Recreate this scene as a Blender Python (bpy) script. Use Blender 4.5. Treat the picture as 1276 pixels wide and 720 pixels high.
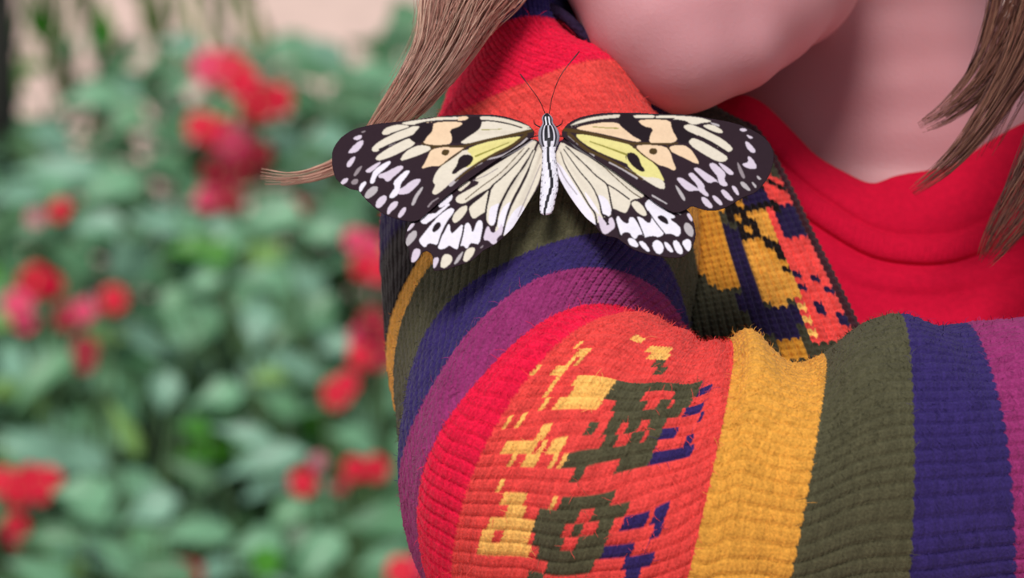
import bpy, bmesh, math, random
import numpy as np
from mathutils import Vector

for o in list(bpy.data.objects):
    bpy.data.objects.remove(o)
scene = bpy.context.scene
COL = scene.collection

# ------------------------------------------------------------------ camera, light, exposure
CAM_H = 1.50
PITCH = math.radians(20.0)
FOCAL_MM = 151.0
FPX = 1276 * FOCAL_MM / 36.0
cam_d = bpy.data.cameras.new('camera')
cam = bpy.data.objects.new('camera', cam_d)
COL.objects.link(cam)
cam.location = (0, 0, CAM_H)
cam.rotation_euler = (math.radians(90) - PITCH, 0, 0)
cam_d.lens = FOCAL_MM
cam_d.sensor_width = 36.0
cam_d.clip_start = 0.05
cam_d.clip_end = 100
cam_d.dof.use_dof = True
cam_d.dof.focus_distance = 1.145
cam_d.dof.aperture_fstop = 15.0
scene.camera = cam

world = bpy.data.worlds.new('overcast_sky')
scene.world = world
world.use_nodes = True
wn = world.node_tree.nodes
bgn = wn['Background']
bgn.inputs[0].default_value = (0.84, 0.92, 1.0, 1)
bgn.inputs[1].default_value = 0.45

def area(name, loc, target, size, power, color):
    l = bpy.data.lights.new(name, 'AREA')
    l.shape = 'RECTANGLE'
    l.size = size[0]
    l.size_y = size[1]
    l.energy = power
    l.color = color
    o = bpy.data.objects.new(name, l)
    COL.objects.link(o)
    o.location = loc
    d = Vector(target) - Vector(loc)
    o.rotation_euler = d.to_track_quat('-Z', 'Y').to_euler()
    return o

sun_l = bpy.data.lights.new('hazy_sun', 'SUN')
sun_l.energy = 2.5
sun_l.angle = math.radians(22)
sun_l.color = (1.0, 0.95, 0.9)
sun = bpy.data.objects.new('hazy_sun', sun_l)
COL.objects.link(sun)
sun.rotation_euler = Vector((0.12, 0.46, -1.0)).to_track_quat('-Z', 'Y').to_euler()

vs = scene.view_settings
vs.view_transform = 'Standard'
vs.look = 'None'
vs.exposure = 0.15
vs.gamma = 1.0
vs.use_curve_mapping = False

# ------------------------------------------------------------------ basics
CP, SP = math.cos(PITCH), math.sin(PITCH)

def ray(px, py):
    x = (px - 638.0) / FPX
    u = (360.0 - py) / FPX
    return x, u

def P(px, py, d):
    """a point seen at px,py of the photograph, d metres along the view axis (numpy friendly)"""
    px = np.asarray(px, float); py = np.asarray(py, float); d = np.asarray(d, float)
    x = (px - 638.0) / FPX * d
    u = (360.0 - py) / FPX * d
    return np.stack(np.broadcast_arrays(x, CP * d + SP * u, CAM_H - SP * d + CP * u), -1)

def depth_at_height(px, py, z):
    u = (360.0 - py) / FPX
    return (CAM_H - z) / (SP - CP * u)

def lin(c):
    out = []
    for v in c:
        v /= 255.0
        out.append(v / 12.92 if v <= 0.04045 else ((v + 0.055) / 1.055) ** 2.4)
    return tuple(out)

def setp(o, label=None, cat=None, group=None, kind=None):
    if label: o['label'] = label
    if cat: o['category'] = cat
    if group: o['group'] = group
    if kind: o['kind'] = kind
    return o

def empty(name, loc, label, cat, group=None):
    o = bpy.data.objects.new(name, None)
    o.empty_display_size = 0.02
    o.location = loc
    COL.objects.link(o)
    return setp(o, label, cat, group)

def np_mesh(name, verts, faces, mat, parent=None, cols=None, smooth=True):
    """verts Nx3 world space, faces list or MxK array; local to parent's location"""
    v = np.asarray(verts, float).reshape(-1, 3).copy()
    if parent is not None:
        off = np.array(parent_world(parent))
        v -= off
    me = bpy.data.meshes.new(name)
    if isinstance(faces, np.ndarray):
        k = faces.shape[1]
        me.vertices.add(len(v))
        me.vertices.foreach_set('co', v.ravel())
        me.loops.add(faces.size)
        me.loops.foreach_set('vertex_index', faces.ravel().astype(np.int32))
        me.polygons.add(len(faces))
        me.polygons.foreach_set('loop_start', (np.arange(len(faces)) * k).astype(np.int32))
        me.update(calc_edges=True)
    else:
        me.from_pydata([tuple(p) for p in v], [], faces)
    if smooth:
        me.polygons.foreach_set('use_smooth', np.ones(len(me.polygons), bool))
    if cols is not None:
        a = me.color_attributes.new('Col', 'FLOAT_COLOR', 'POINT')
        c = np.ones((len(v), 4)); c[:, :3] = cols
        a.data.foreach_set('color', c.ravel())
    me.validate()
    if mat: me.materials.append(mat)
    o = bpy.data.objects.new(name, me)
    COL.objects.link(o)
    if parent is not None: o.parent = parent
    return o

def parent_world(p):
    v = Vector((0, 0, 0))
    while p is not None:
        v += p.location
        p = p.parent
    return v

# ------------------------------------------------------------------ materials
def newmat(name):
    m = bpy.data.materials.new(name)
    m.use_nodes = True
    return m, m.node_tree, m.node_tree.nodes['Principled BSDF']

def simple(name, rgb, rough=0.6, noise=0.0, nscale=60, bump=0.0, bscale=200, sss=0.0, spec=0.5):
    m, nt, b = newmat(name)
    b.inputs['Roughness'].default_value = rough
    b.inputs['Specular IOR Level'].default_value = spec
    c = lin(rgb)
    b.inputs['Base Color'].default_value = (*c, 1)
    tc = nt.nodes.new('ShaderNodeTexCoord')
    if noise > 0:
        n = nt.nodes.new('ShaderNodeTexNoise'); n.inputs['Scale'].default_value = nscale
        r = nt.nodes.new('ShaderNodeValToRGB')
        r.color_ramp.elements[0].position = .3; r.color_ramp.elements[1].position = .7
        r.color_ramp.elements[0].color = (*[x * (1 - noise) for x in c], 1)
        r.color_ramp.elements[1].color = (*[min(1, x * (1 + noise)) for x in c], 1)
        nt.links.new(tc.outputs['Object'], n.inputs['Vector'])
        nt.links.new(n.outputs['Fac'], r.inputs['Fac'])
        nt.links.new(r.outputs['Color'], b.inputs['Base Color'])
    if bump > 0:
        n2 = nt.nodes.new('ShaderNodeTexNoise'); n2.inputs['Scale'].default_value = bscale
        bp = nt.nodes.new('ShaderNodeBump'); bp.inputs['Strength'].default_value = bump
        bp.inputs['Distance'].default_value = 0.001
        nt.links.new(tc.outputs['Object'], n2.inputs['Vector'])
        nt.links.new(n2.outputs['Fac'], bp.inputs['Height'])
        nt.links.new(bp.outputs['Normal'], b.inputs['Normal'])
    if sss > 0:
        b.inputs['Subsurface Weight'].default_value = sss
        b.inputs['Subsurface Radius'].default_value = (0.01, 0.004, 0.003)
        b.inputs['Subsurface Scale'].default_value = 0.5
    return m

def colmat(name, rough, noise=0.15, nscale=900, sheen=0.0, bump=0.0, spec=0.3, trans=0.0):
    m, nt, b = newmat(name)
    b.inputs['Roughness'].default_value = rough
    b.inputs['Specular IOR Level'].default_value = spec
    b.inputs['Sheen Weight'].default_value = sheen
    b.inputs['Sheen Roughness'].default_value = 0.5
    at = nt.nodes.new('ShaderNodeAttribute'); at.attribute_name = 'Col'
    tc = nt.nodes.new('ShaderNodeTexCoord')
    n = nt.nodes.new('ShaderNodeTexNoise'); n.inputs['Scale'].default_value = nscale
    n.inputs['Detail'].default_value = 4
    mr = nt.nodes.new('ShaderNodeMapRange')
    mr.inputs['From Min'].default_value = .3; mr.inputs['From Max'].default_value = .7
    mr.inputs['To Min'].default_value = 1 - noise; mr.inputs['To Max'].default_value = 1 + noise
    mx = nt.nodes.new('ShaderNodeVectorMath'); mx.operation = 'SCALE'
    nt.links.new(tc.outputs['Object'], n.inputs['Vector'])
    nt.links.new(n.outputs['Fac'], mr.inputs['Value'])
    nt.links.new(at.outputs['Color'], mx.inputs[0])
    nt.links.new(mr.outputs['Result'], mx.inputs['Scale'])
    nt.links.new(mx.outputs[0], b.inputs['Base Color'])
    if bump > 0:
        bp = nt.nodes.new('ShaderNodeBump'); bp.inputs['Strength'].default_value = bump
        bp.inputs['Distance'].default_value = 0.0005
        nt.links.new(n.outputs['Fac'], bp.inputs['Height'])
        nt.links.new(bp.outputs['Normal'], b.inputs['Normal'])
    return m

M_WOOL = colmat('knitted_wool', 0.95, 0.22, 1500, sheen=0.08, bump=0.6, spec=0.1)
M_FUZZ = colmat('wool_fibre', 0.9, 0.1, 300, sheen=0.1, spec=0.1)
M_WING = colmat('wing_scales', 0.75, 0.04, 900, spec=0.08)
M_BUG = colmat('insect_body', 0.55, 0.1, 1500, bump=0.3, spec=0.3)
M_LEAF = colmat('waxy_leaf', 0.42, 0.16, 45, spec=0.5)
M_PETAL = colmat('petal', 0.6, 0.12, 120, spec=0.2)
M_SKIN = simple('skin', (204, 144, 150), 0.5, 0.06, 22, 0.12, 900, sss=0.25, spec=0.35)
M_SHIRT = simple('red_jersey', (196, 12, 50), 0.9, 0.07, 500, 0.35, 2200, spec=0.1)
M_STEM = simple('green_stem', (62, 92, 48), 0.6, 0.2, 60)
M_SOIL = simple('dark_soil', (44, 36, 28), 0.95, 0.4, 40, 0.8, 60)
M_PATH = simple('pale_gravel', (214, 184, 172), 0.9, 0.10, 25, 0.6, 120)
M_TRUNK = simple('dark_bark', (46, 44, 40), 0.9, 0.3, 30, 0.8, 60)
M_BLACK = simple('black_chitin', (22, 18, 22), 0.4)
M_SHADOW_TRIM = simple('navy_shadow_trim', (42, 28, 52), 0.95, 0.3, 700, 0.8, 900, spec=0.1)  # dark tone stands in for the shade along the chin

def hairmat(name, a, bcol):
    m, nt, b = newmat(name)
    b.inputs['Roughness'].default_value = 0.42
    oi = nt.nodes.new('ShaderNodeAttribute'); oi.attribute_name = 'Col'
    nt.links.new(oi.outputs['Color'], b.inputs['Base Color'])
    return m
M_HAIR = hairmat('brown_hair', None, None)

# ------------------------------------------------------------------ curve helpers
def catmull(pts, n):
    """open Catmull-Rom through rows of pts, n samples per segment"""
    pts = np.asarray(pts, float)
    p = np.vstack([2 * pts[0] - pts[1], pts, 2 * pts[-1] - pts[-2]])
    out = []
    for i in range(len(pts) - 1):
        k = n[i] if hasattr(n, '__len__') else n
        t = (np.arange(k) / k)[:, None]
        a, b, c, d = p[i], p[i + 1], p[i + 2], p[i + 3]
        out.append(0.5 * ((2 * b) + (-a + c) * t + (2 * a - 5 * b + 4 * c - d) * t ** 2 + (-a + 3 * b - 3 * c + d) * t ** 3))
    out.append(pts[-1:])
    return np.vstack(out)

def chaikin(poly, it=1):
    p = np.asarray(poly, float)
    for _ in range(it):
        q = np.roll(p, -1, 0)
        a = p * .75 + q * .25; b = p * .25 + q * .75
        p = np.stack([a, b], 1).reshape(-1, 2)
    return p

def inside(poly, X, Y):
    poly = np.asarray(poly, float)
    r = np.zeros(X.shape, bool)
    j = len(poly) - 1
    for i in range(len(poly)):
        xi, yi = poly[i]; xj, yj = poly[j]
        if yi != yj:
            c = ((yi > Y) != (yj > Y)) & (X < (xj - xi) * (Y - yi) / (yj - yi) + xi)
            r ^= c
        j = i
    return r

def seg_dist(X, Y, a, b):
    ax, ay = a; bx, by = b
    dx, dy = bx - ax, by - ay
    L = dx * dx + dy * dy + 1e-9
    t = np.clip(((X - ax) * dx + (Y - ay) * dy) / L, 0, 1)
    return np.hypot(X - ax - t * dx, Y - ay - t * dy)

# ================================================================== THE SETTING
def grid_plane(name, x0, x1, y0, y1, z, mat, n=2):
    xs = np.linspace(x0, x1, n); ys = np.linspace(y0, y1, n)
    X, Y = np.meshgrid(xs, ys)
    rs = np.random.RandomState(3)
    Z = z + (rs.rand(*X.shape) - .5) * (0.02 if n > 3 else 0)
    v = np.stack([X, Y, Z], -1).reshape(-1, 3)
    f = []
    for j in range(n - 1):
        for i in range(n - 1):
            a = j * n + i
            f.append((a, a + 1, a + n + 1, a + n))
    o = np_mesh(name, v, f, mat)
    setp(o, kind='structure')
    return o
grid_plane('ground', -12, 12, -6, 22, -0.02, M_PATH)
grid_plane('flower_bed_soil', -1.6, 1.6, 1.7, 3.86, 0.0, M_SOIL, 30)

# ================================================================== PLANTS
LEAF_T = None
def leaf_mesh(base, tip_dir, normal, length, width, arch, rgb, V, Fc, C, rnd):
    """one broad spoon-shaped leaf, appended to the lists"""
    t = np.array(tip_dir, float); t /= np.linalg.norm(t) + 1e-9
    n = np.array(normal, float); n -= t * n.dot(t); n /= np.linalg.norm(n) + 1e-9
    s = np.cross(t, n)
    nl, nw = 9, 4
    v0 = len(V)
    us = np.linspace(0, 1, nl)
    prof = np.array([.05, .16, .34, .62, .86, .99, 1.0, .80, .12])
    wave = rnd.uniform(-.10, .10)
    for i, u in enumerate(us):
        ang = arch * u
        # arch curve in the t/n plane
        if abs(arch) > 1e-3:
            a = math.sin(ang) / arch * length
            b = -(1 - math.cos(ang)) / arch * length
        else:
            a, b = u * length, 0
        for j in range(nw + 1):
            w = (j / nw - .5) * 2
            cup = (w * w) * 0.16 * width * prof[i] - (0.05 * width if j == 2 else 0)
            ruff = wave * width * abs(w) * math.sin(u * 9 + w * 2)
            p = base + t * a + n * (b + cup + ruff) + s * (w * prof[i] * width * .5)
            V.append(p)
            k = 1.0 + (0.12 if j == 2 else 0)
            C.append([rgb[0] * k, rgb[1] * k, rgb[2] * k])
    for i in range(nl - 1):
        for j in range(nw):
            a = v0 + i * (nw + 1) + j
            Fc.append((a, a + 1, a + nw + 2, a + nw + 1))

LEAFCOLS = [lin((92, 140, 100)), lin((104, 152, 116)), lin((76, 122, 84)), lin((116, 158, 134)), lin((66, 106, 68))]
BRIGHT = lin((60, 128, 24)); LIME = lin((118, 158, 84)); DARKG = lin((52, 84, 54))

def flower_mesh(c, face, r, rgb, rnd):
    V = []; Fc = []; C = []
    f = np.array(face, float); f /= np.linalg.norm(f)
    a = np.cross(f, [0.3, .2, 1]); a /= np.linalg.norm(a); b = np.cross(f, a)
    ph = rnd.uniform(0, 6.28)
    for k in range(5):
        th = ph + k * 2 * math.pi / 5
        rad = a * math.cos(th) + b * math.sin(th); tan = np.cross(f, rad)
        v0 = len(V)
        for i, (u, w) in enumerate([(0.05, .06), (.3, .3), (.6, .55), (.85, .55), (1.0, .28)]):
            for j in (-1, 0, 1):
                lift = 0.28 * math.sin(u * 2.2) * r - (0.10 * r * (u > .8)) - (0.05 * r if j == 0 else 0)
                V.append(c + rad * u * r + tan * j * w * r * .9 + f * lift)
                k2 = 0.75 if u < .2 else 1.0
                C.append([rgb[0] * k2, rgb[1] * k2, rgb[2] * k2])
        for i in range(4):
            for j in range(2):
                q = v0 + i * 3 + j
                Fc.append((q, q + 1, q + 4, q + 3))
    # throat
    v0 = len(V)
    for i in range(6):
        th = i * math.pi / 3
        V.append(c + (a * math.cos(th) + b * math.sin(th)) * r * .14 + f * r * .12)
        C.append(list(lin((232, 170, 120))))
    V.append(c + f * r * .26); C.append(list(lin((240, 190, 120))))
    for i in range(6):
        Fc.append((v0 + i, v0 + (i + 1) % 6, v0 + 6))
    return V, Fc, C

def tube(pts, radii, sides=6):
    pts = np.asarray(pts, float)
    n = len(pts)
    V = []; Fc = []
    tprev = None
    up = np.array([0.13, 0.31, 0.94])
    for i in range(n):
        t = pts[min(i + 1, n - 1)] - pts[max(i - 1, 0)]
        t /= np.linalg.norm(t) + 1e-12
        a = np.cross(t, up)
        if np.linalg.norm(a) < .05: a = np.cross(t, [1, 0, 0])
        a /= np.linalg.norm(a); b = np.cross(t, a)
        r = radii[i] if hasattr(radii, '__len__') else radii
        for k in range(sides):
            th = 2 * math.pi * k / sides
            V.append(pts[i] + (a * math.cos(th) + b * math.sin(th)) * r)
    for i in range(n - 1):
        for k in range(sides):
            k2 = (k + 1) % sides
            Fc.append((i * sides + k, i * sides + k2, (i + 1) * sides + k2, (i + 1) * sides + k))
    Fc.append(tuple(range(sides))[::-1]); Fc.append(tuple((n - 1) * sides + k for k in range(sides)))
    return V, Fc

class Plant:
    def __init__(self, x, y, label, group, seed):
        self.root = np.array([x, y, 0.0]); self.rnd = random.Random(seed)
        self.label = label; self.group = group
        self.V = []; self.F = []; self.C = []
        self.SV = []; self.SF = []
        self.flowers = []
        self.low = 1.0
    def stem(self, top, r=0.0028):
        top = np.array(top)
        mid = self.root * .45 + top * .55 + np.array([self.rnd.uniform(-.01, .01), self.rnd.uniform(-.01, .01), .02])
        s = self.root + np.array([self.rnd.uniform(-.012, .012), self.rnd.uniform(-.012, .012), -0.01])
        V, F = tube([s, s * .5 + mid * .5 + np.array([0, 0, .01]), mid, top], [r * 1.4, r * 1.2, r, r * .7], 5)
        o = len(self.SV)
        self.SV += V; self.SF += [tuple(i + o for i in f) for f in F]
    def bush(self, n, hmax):
        rn = self.rnd
        for _ in range(n):
            az = rn.uniform(0, 2 * math.pi)
            h = hmax * rn.uniform(.35, 1.0) ** .8
            rr = rn.uniform(0.005, .045)
            base = self.root + np.array([math.cos(az) * rr, math.sin(az) * rr, h * .93])
            el = rn.uniform(-.1, .75)
            d = np.array([math.cos(az) * math.cos(el), math.sin(az) * math.cos(el), math.sin(el)])
            L = rn.uniform(.055, .085)
            col = rn.choice(LEAFCOLS) if rn.random() > .14 else rn.choice([BRIGHT, LIME, DARKG])
            leaf_mesh(base, d, (0, 0, 1), L, L * rn.uniform(.42, .58), rn.uniform(.5, 1.5), col, self.V, self.F, self.C, rn)
        for _ in range(5):
            az = rn.uniform(0, 6.28)
            self.stem(self.root + np.array([math.cos(az) * .03, math.sin(az) * .03, hmax * rn.uniform(.7, .93)]))
    def build(self):
        has = len(self.flowers) > 0
        e = empty('flowering_plant' if has else 'leafy_plant', tuple(self.root), self.label, 'plant', self.group)
        np_mesh('foliage', self.V, self.F, M_LEAF, e, np.array(self.C))
        np_mesh('stem', self.SV, self.SF, M_STEM, e)
        for (c, face, r, rgb) in self.flowers:
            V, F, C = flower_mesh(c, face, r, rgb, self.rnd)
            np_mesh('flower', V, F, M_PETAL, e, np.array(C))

PETR = lin((212, 20, 56)); PETP = lin((214, 66, 104)); PETD = lin((150, 22, 48)); PETF = lin((196, 120, 134))
# flower heads: (label, [(px, py, size_px, colour)])
HEADS = [
 ('tall plant with the largest stack of red flowers, left of the person\'s hair', .44,
  [(262, 84, 24, PETP), (287, 88, 24, PETR), (303, 104, 22, PETR), (322, 128, 24, PETR), (345, 124, 20, PETR)]),
 ('plant with pinkish red flowers just below the tallest red stack', .42,
  [(250, 158, 20, PETR), (270, 166, 20, PETR), (290, 178, 22, PETP), (268, 214, 20, PETD), (304, 212, 20, PETD), (322, 192, 18, PETD), (282, 246, 20, PETD), (258, 248, 16, PETP)]),
 ('plant with a broad pinkish red flower cluster at the left edge, mid height', .42,
  [(22, 380, 20, PETP), (44, 350, 22, PETR), (62, 356, 18, PETR), (30, 400, 16, PETP), (84, 396, 18, PETD), (104, 388, 16, PETP), (141, 373, 18, PETR)]),
 ('plant with one dark red flower hanging below the left-edge cluster', .40, [(106, 436, 17, PETD), (107, 452, 13, PETD)]),
 ('plant with one small red flower and a faded one, upper left of the bed', .41, [(75, 262, 15, PETR), (44, 272, 12, PETF)]),
 ('plant with a single small dull red flower under the loose hair strand', .41, [(371, 260, 13, PETD)]),
 ('plant with rose red flowers beside the sleeve, just under the left wing', .42,
  [(444, 300, 17, PETP), (462, 310, 20, PETP), (452, 332, 17, PETR), (472, 336, 18, PETR)]),
 ('plant with a climbing red flower cluster against the sleeve edge', .42,
  [(464, 400, 18, PETD), (482, 420, 18, PETD), (448, 420, 16, PETP), (450, 444, 18, PETR), (474, 446, 16, PETD), (420, 490, 20, PETR), (432, 478, 16, PETR)]),
 ('plant with two separate bright red blooms left of the purple elbow', .40,
  [(377, 601, 18, PETR), (442, 584, 16, PETR), (468, 583, 17, PETR), (396, 575, 11, PETF), (424, 606, 10, PETD)]),
 ('plant with vivid red flowers at the left edge near the bottom', .40,
  [(4, 600, 19, PETR), (22, 614, 18, PETR), (38, 596, 18, PETR), (60, 598, 18, PETR), (50, 614, 14, PETR), (19, 656, 17, PETR), (19, 672, 12, PETD)]),
 ('plant with red flowers at the bottom edge touching the sleeve', .40,
  [(500, 712, 20, PETR), (524, 706, 18, PETP), (546, 716, 18, PETR)]),
 ('plant with a half hidden dark red flower at the bottom edge', .39, [(240, 713, 18, PETD), (222, 706, 12, PETD)]),
 ('plant with one faded pink flower near the bottom left', .39, [(137, 685, 11, PETF)]),
]
plants = []
occupied = []
seed = 10
for (label, z, fl) in HEADS:
    seed += 1
    mx = sum(f[0] for f in fl) / len(fl); my = sum(f[1] for f in fl) / len(fl)
    d = depth_at_height(mx, my, z)
    c = P(mx, my, d)
    pl = Plant(c[0], c[1] + .02, label, None, seed)
    for (px, py, s, rgb) in fl:
        dd = d + (my - py) / FPX * d * 1.1 * (0.4 if len(fl) > 4 else 1) + pl.rnd.uniform(-.008, .008)
        p = P(px, py, dd)
        r = s / FPX * dd * 1.0
        face = np.array([pl.rnd.uniform(-.5, .5), -1.0, pl.rnd.uniform(.1, 1.0)])
        pl.flowers.append((p, face, r, rgb))
        pl.stem(p - np.array([0, -0.002, .002]), .0018)
    plants.append(pl); occupied.append((pl.root[0], pl.root[1]))
rr = random.Random(5)
def project(x, y, z):
    dd = y * CP - (z - CAM_H) * SP
    uu = y * SP + (z - CAM_H) * CP
    return 638 + x / dd * FPX, 360 - uu / dd * FPX
ROWS = [(110, 'at the bed\'s far end'), (250, 'in the bed\'s upper part'), (400, 'halfway up the bed'), (560, 'in the bed\'s lower part'), (760, 'along the bottom edge')]
COLS = [(60, 'left edge of the photo'), (170, 'left part of the bed'), (290, 'middle columns of the bed'), (400, 'right part of the bed'), (520, 'next to the person')]
seen = {}
j = 0
y = 2.34
while y < 3.84:
    x = -.62 + (j % 2) * .07
    while x < .56:
        xx, yy = x + rr.uniform(-.02, .02), y + rr.uniform(-.02, .02)
        if all(math.hypot(xx - a, yy - b) > .095 for a, b in occupied):
            seed += 1
            qx, qy = project(xx, yy, .36)
            rw = [t for lim, t in ROWS if qy < lim]; cl = [t for lim, t in COLS if qx < lim]
            if -15 < qx < 520 and 10 < qy < 745 and rw and cl:
                key = (rw[0], cl[0])
                n = seen.get(key, 0); seen[key] = n + 1
                extra = ['', ', just behind the first', ', third one back', ', fourth back'][min(n, 3)]
                lab, grp = 'leafy plant %s, %s%s' % (rw[0], cl[0], extra), None
            else:
                lab, grp = 'leafy grey-green plant without flowers, mostly hidden behind the person or other foliage', 'flowerless plants hidden behind the person and foliage'
            plants.append(Plant(xx, yy, lab, grp, seed))
            occupied.append((xx, yy))
        x += .145
    y += .13; j += 1
for pl in plants:
    pl.bush(27 if pl.root[1] < 3.1 else 50, (.335 if not pl.flowers else .33) + (.04 if pl.root[1] > 3.5 else 0))

# leaves one can pick out in the photograph: px, py, half length, half width, angle, colour
LF = LEAFCOLS
LEAVES = [
 (110,120,42,22,-20,1),(60,165,36,20,10,3),(150,150,32,20,-60,0),(215,160,24,18,20,2),(225,55,30,18,0,3),(350,58,46,22,-25,1),(402,62,32,16,20,3),
 (488,55,26,21,-60,1),(410,170,30,22,-10,3),(345,170,30,16,10,3),(430,120,40,20,-30,4),(455,90,36,20,-30,1),(500,25,30,22,-50,2),(470,60,34,20,10,4),(430,95,36,18,20,2),(495,100,30,20,-50,1),(515,60,30,20,-70,4),(460,130,30,18,0,2),(380,85,36,18,-10,2),(310,70,34,18,10,4),(60,205,66,17,-15,3),(130,230,42,26,-40,1),(112,276,36,16,-20,3),
 (188,275,32,18,5,3),(160,322,34,27,60,3),(38,290,28,18,-30,2),(248,352,27,18,-30,1),(330,270,42,26,-20,1),(395,287,26,20,0,1),(325,342,46,19,-10,1),
 (382,347,28,18,30,3),(272,280,22,14,0,3),(180,418,40,17,18,3),(45,470,54,20,-58,0),(50,552,52,22,15,3),(205,490,26,19,-80,3),(212,380,26,17,-80,0),
 (320,408,32,22,-85,3),(268,490,34,20,-30,1),(370,450,36,15,12,3),(345,495,32,17,15,0),(300,538,42,14,5,3),(416,430,22,14,-20,3),(440,540,32,17,0,1),
 (300,372,26,15,-80,2),(30,558,60,19,5,3),(98,612,42,20,-8,1),(182,632,36,26,-40,3),(60,668,40,18,-10,2),(240,660,52,19,-15,1),(150,692,52,17,30,1),
 (100,562,40,18,22,3),(318,572,56,19,-32,3),(398,692,36,26,-60,1),(470,648,62,24,-15,2),(318,676,34,22,-20,1),(480,694,42,20,-20,1),(352,642,30,18,-50,0),
 (450,552,26,17,0,1),(502,560,30,16,-70,0),(20,240,34,18,-20,3),(90,320,34,20,10,2),(20,330,26,18,60,2),(250,410,26,18,-50,2),(160,470,28,14,30,4),
 (235,585,34,16,20,4),(395,390,30,20,-70,2),(200,200,34,20,-20,2),(370,120,30,20,10,2),(280,300,30,18,-30,1),(420,250,26,18,20,2),(350,420,26,16,-60,4),(50,710,46,20,10,1),(200,710,40,18,-10,2),
]
SPECIAL = [(232,306,36,16,-20,BRIGHT),(268,322,24,20,-70,BRIGHT),(155,532,40,11,58,LIME),(242,532,22,14,0,BRIGHT),(330,706,22,19,-80,BRIGHT),(44,20,40,14,70,BRIGHT),(210,130,26,14,-60,DARKG),(322,92,20,14,10,DARKG),(330,468,24,12,-20,LIME),(130,30,36,13,80,BRIGHT)]
for (px, py, hl, hw, ang, ci) in [(a, b, c, d, e, LF[f]) for a, b, c, d, e, f in LEAVES] + SPECIAL:
    z = .40 + rr.uniform(-.012, .012)
    d = depth_at_height(px, py, z)
    if py < 50: d = min(d, 3.80)
    sc = d / FPX
    a = math.radians(ang)
    sx, sy = math.cos(a), -math.sin(a)     # image up positive
    cw = P(px, py, d)
    right = np.array([1.0, 0, 0]); up = np.array([0, SP, CP]); fwd = np.array([0, CP, -SP])
    t = right * sx + up * sy - fwd * rr.uniform(-.1, .45)
    t /= np.linalg.norm(t)
    nrm = -fwd * .8 + np.array([rr.uniform(-.35, .2), 0, .75])
    L = 2.05 * hl * sc; W = 2.1 * hw * sc
    pl = min(plants, key=lambda q: math.hypot(q.root[0] - cw[0], q.root[1] - cw[1]))
    base = cw - t * L * .55 + nrm / np.linalg.norm(nrm) * L * .04
    leaf_mesh(base, t, nrm, L * 1.08, W, rr.uniform(.5, 1.1), ci, pl.V, pl.F, pl.C, rr)
    pl.stem(base + t * .003, .0018)
for pl in plants:
    pl.build()

# palm with drooping fronds at the far end of the bed
def palm():
    base = P(-14, 60, 4.05)
    e = empty('young_palm', (base[0], base[1], 0), 'young palm with narrow drooping leaflets beyond the bed, top left corner', 'palm')
    rnd = random.Random(8)
    crown = np.array([base[0], base[1] + .05, .62])
    V, F = tube([[base[0], base[1] + .05, -.02], [base[0], base[1] + .05, .3], crown], [.022, .018, .014], 8)
    np_mesh('trunk', V, F, M_TRUNK, e)
    tips = [(40, 30), (100, 22), (205, 26), (262, 4), (318, -4)]
    for (tx, ty) in tips:
        tp = P(tx, ty, 4.0 + rnd.uniform(-.12, .1))
        q = [crown, crown * .6 + tp * .4 + np.array([0, 0, .12]), tp]
        path = catmull(q, 8)
        V, F = tube(path, [.003] * len(path), 5)
        Cc = [list(lin((110, 140, 70)))] * len(V)
        for i in range(3, len(path)):
            for s in (-1, 1):
                for h in (0,):
                    b0 = path[i] * (1 - h) + path[i - 1] * h
                    tdir = path[i] - path[i - 1]; tdir /= np.linalg.norm(tdir)
                    side = np.cross(tdir, [0, 0, 1]); side /= np.linalg.norm(side) + 1e-9
                    dv = side * s * .5 + tdir * .6 + np.array([0, 0, -.75])
                    leaf_mesh(b0, dv, (0, -.6, .6), .10, .011, .6, lin((112, 146, 62)) if rnd.random() < .6 else lin((72, 120, 36)), V, F, Cc, rnd)
        np_mesh('frond', V, F, M_LEAF, e, np.array(Cc))
palm()
tb = P(-2, 90, 3.78)
V, F = tube([[tb[0] - .012, tb[1], -.03], [tb[0] - .006, tb[1], .4], [tb[0] + .002, tb[1] + .02, .9], [tb[0] - .02, tb[1] + .02, 1.6]], [.026, .022, .02, .018], 14)
tk = np_mesh('tree_trunk', V, F, M_TRUNK)
setp(tk, 'thin dark tree trunk at the upper left corner of the photo', 'tree trunk')

# ================================================================== PERSON
NAVY = lin((50, 38, 94)); PURP = lin((142, 46, 102)); RED = lin((222, 22, 62)); ORNG = lin((222, 70, 66))
YEL = lin((240, 182, 96)); OCH = lin((216, 152, 62)); OLV = lin((78, 75, 55)); DRK = lin((24, 16, 17)); DNAVY = lin((34, 24, 60)); OCH2 = lin((196, 134, 46))

pers = empty('person', tuple(P(1100, 300, 1.30)), 'person in a striped knitted cardigan over a red top, chin lowered over one bent arm', 'person')

def stitch_height(w, r, amp):
    a = np.abs(w - .5) * 2
    h1 = np.sqrt(np.clip(1 - (2 * a - 1) ** 2, 0, 1))
    h2 = .5 + .5 * np.cos(2 * np.pi * (r + a * .75))
    return amp * (np.sin(np.pi * w) ** .6 * .75 + h1 * h2 * .5)

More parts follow.
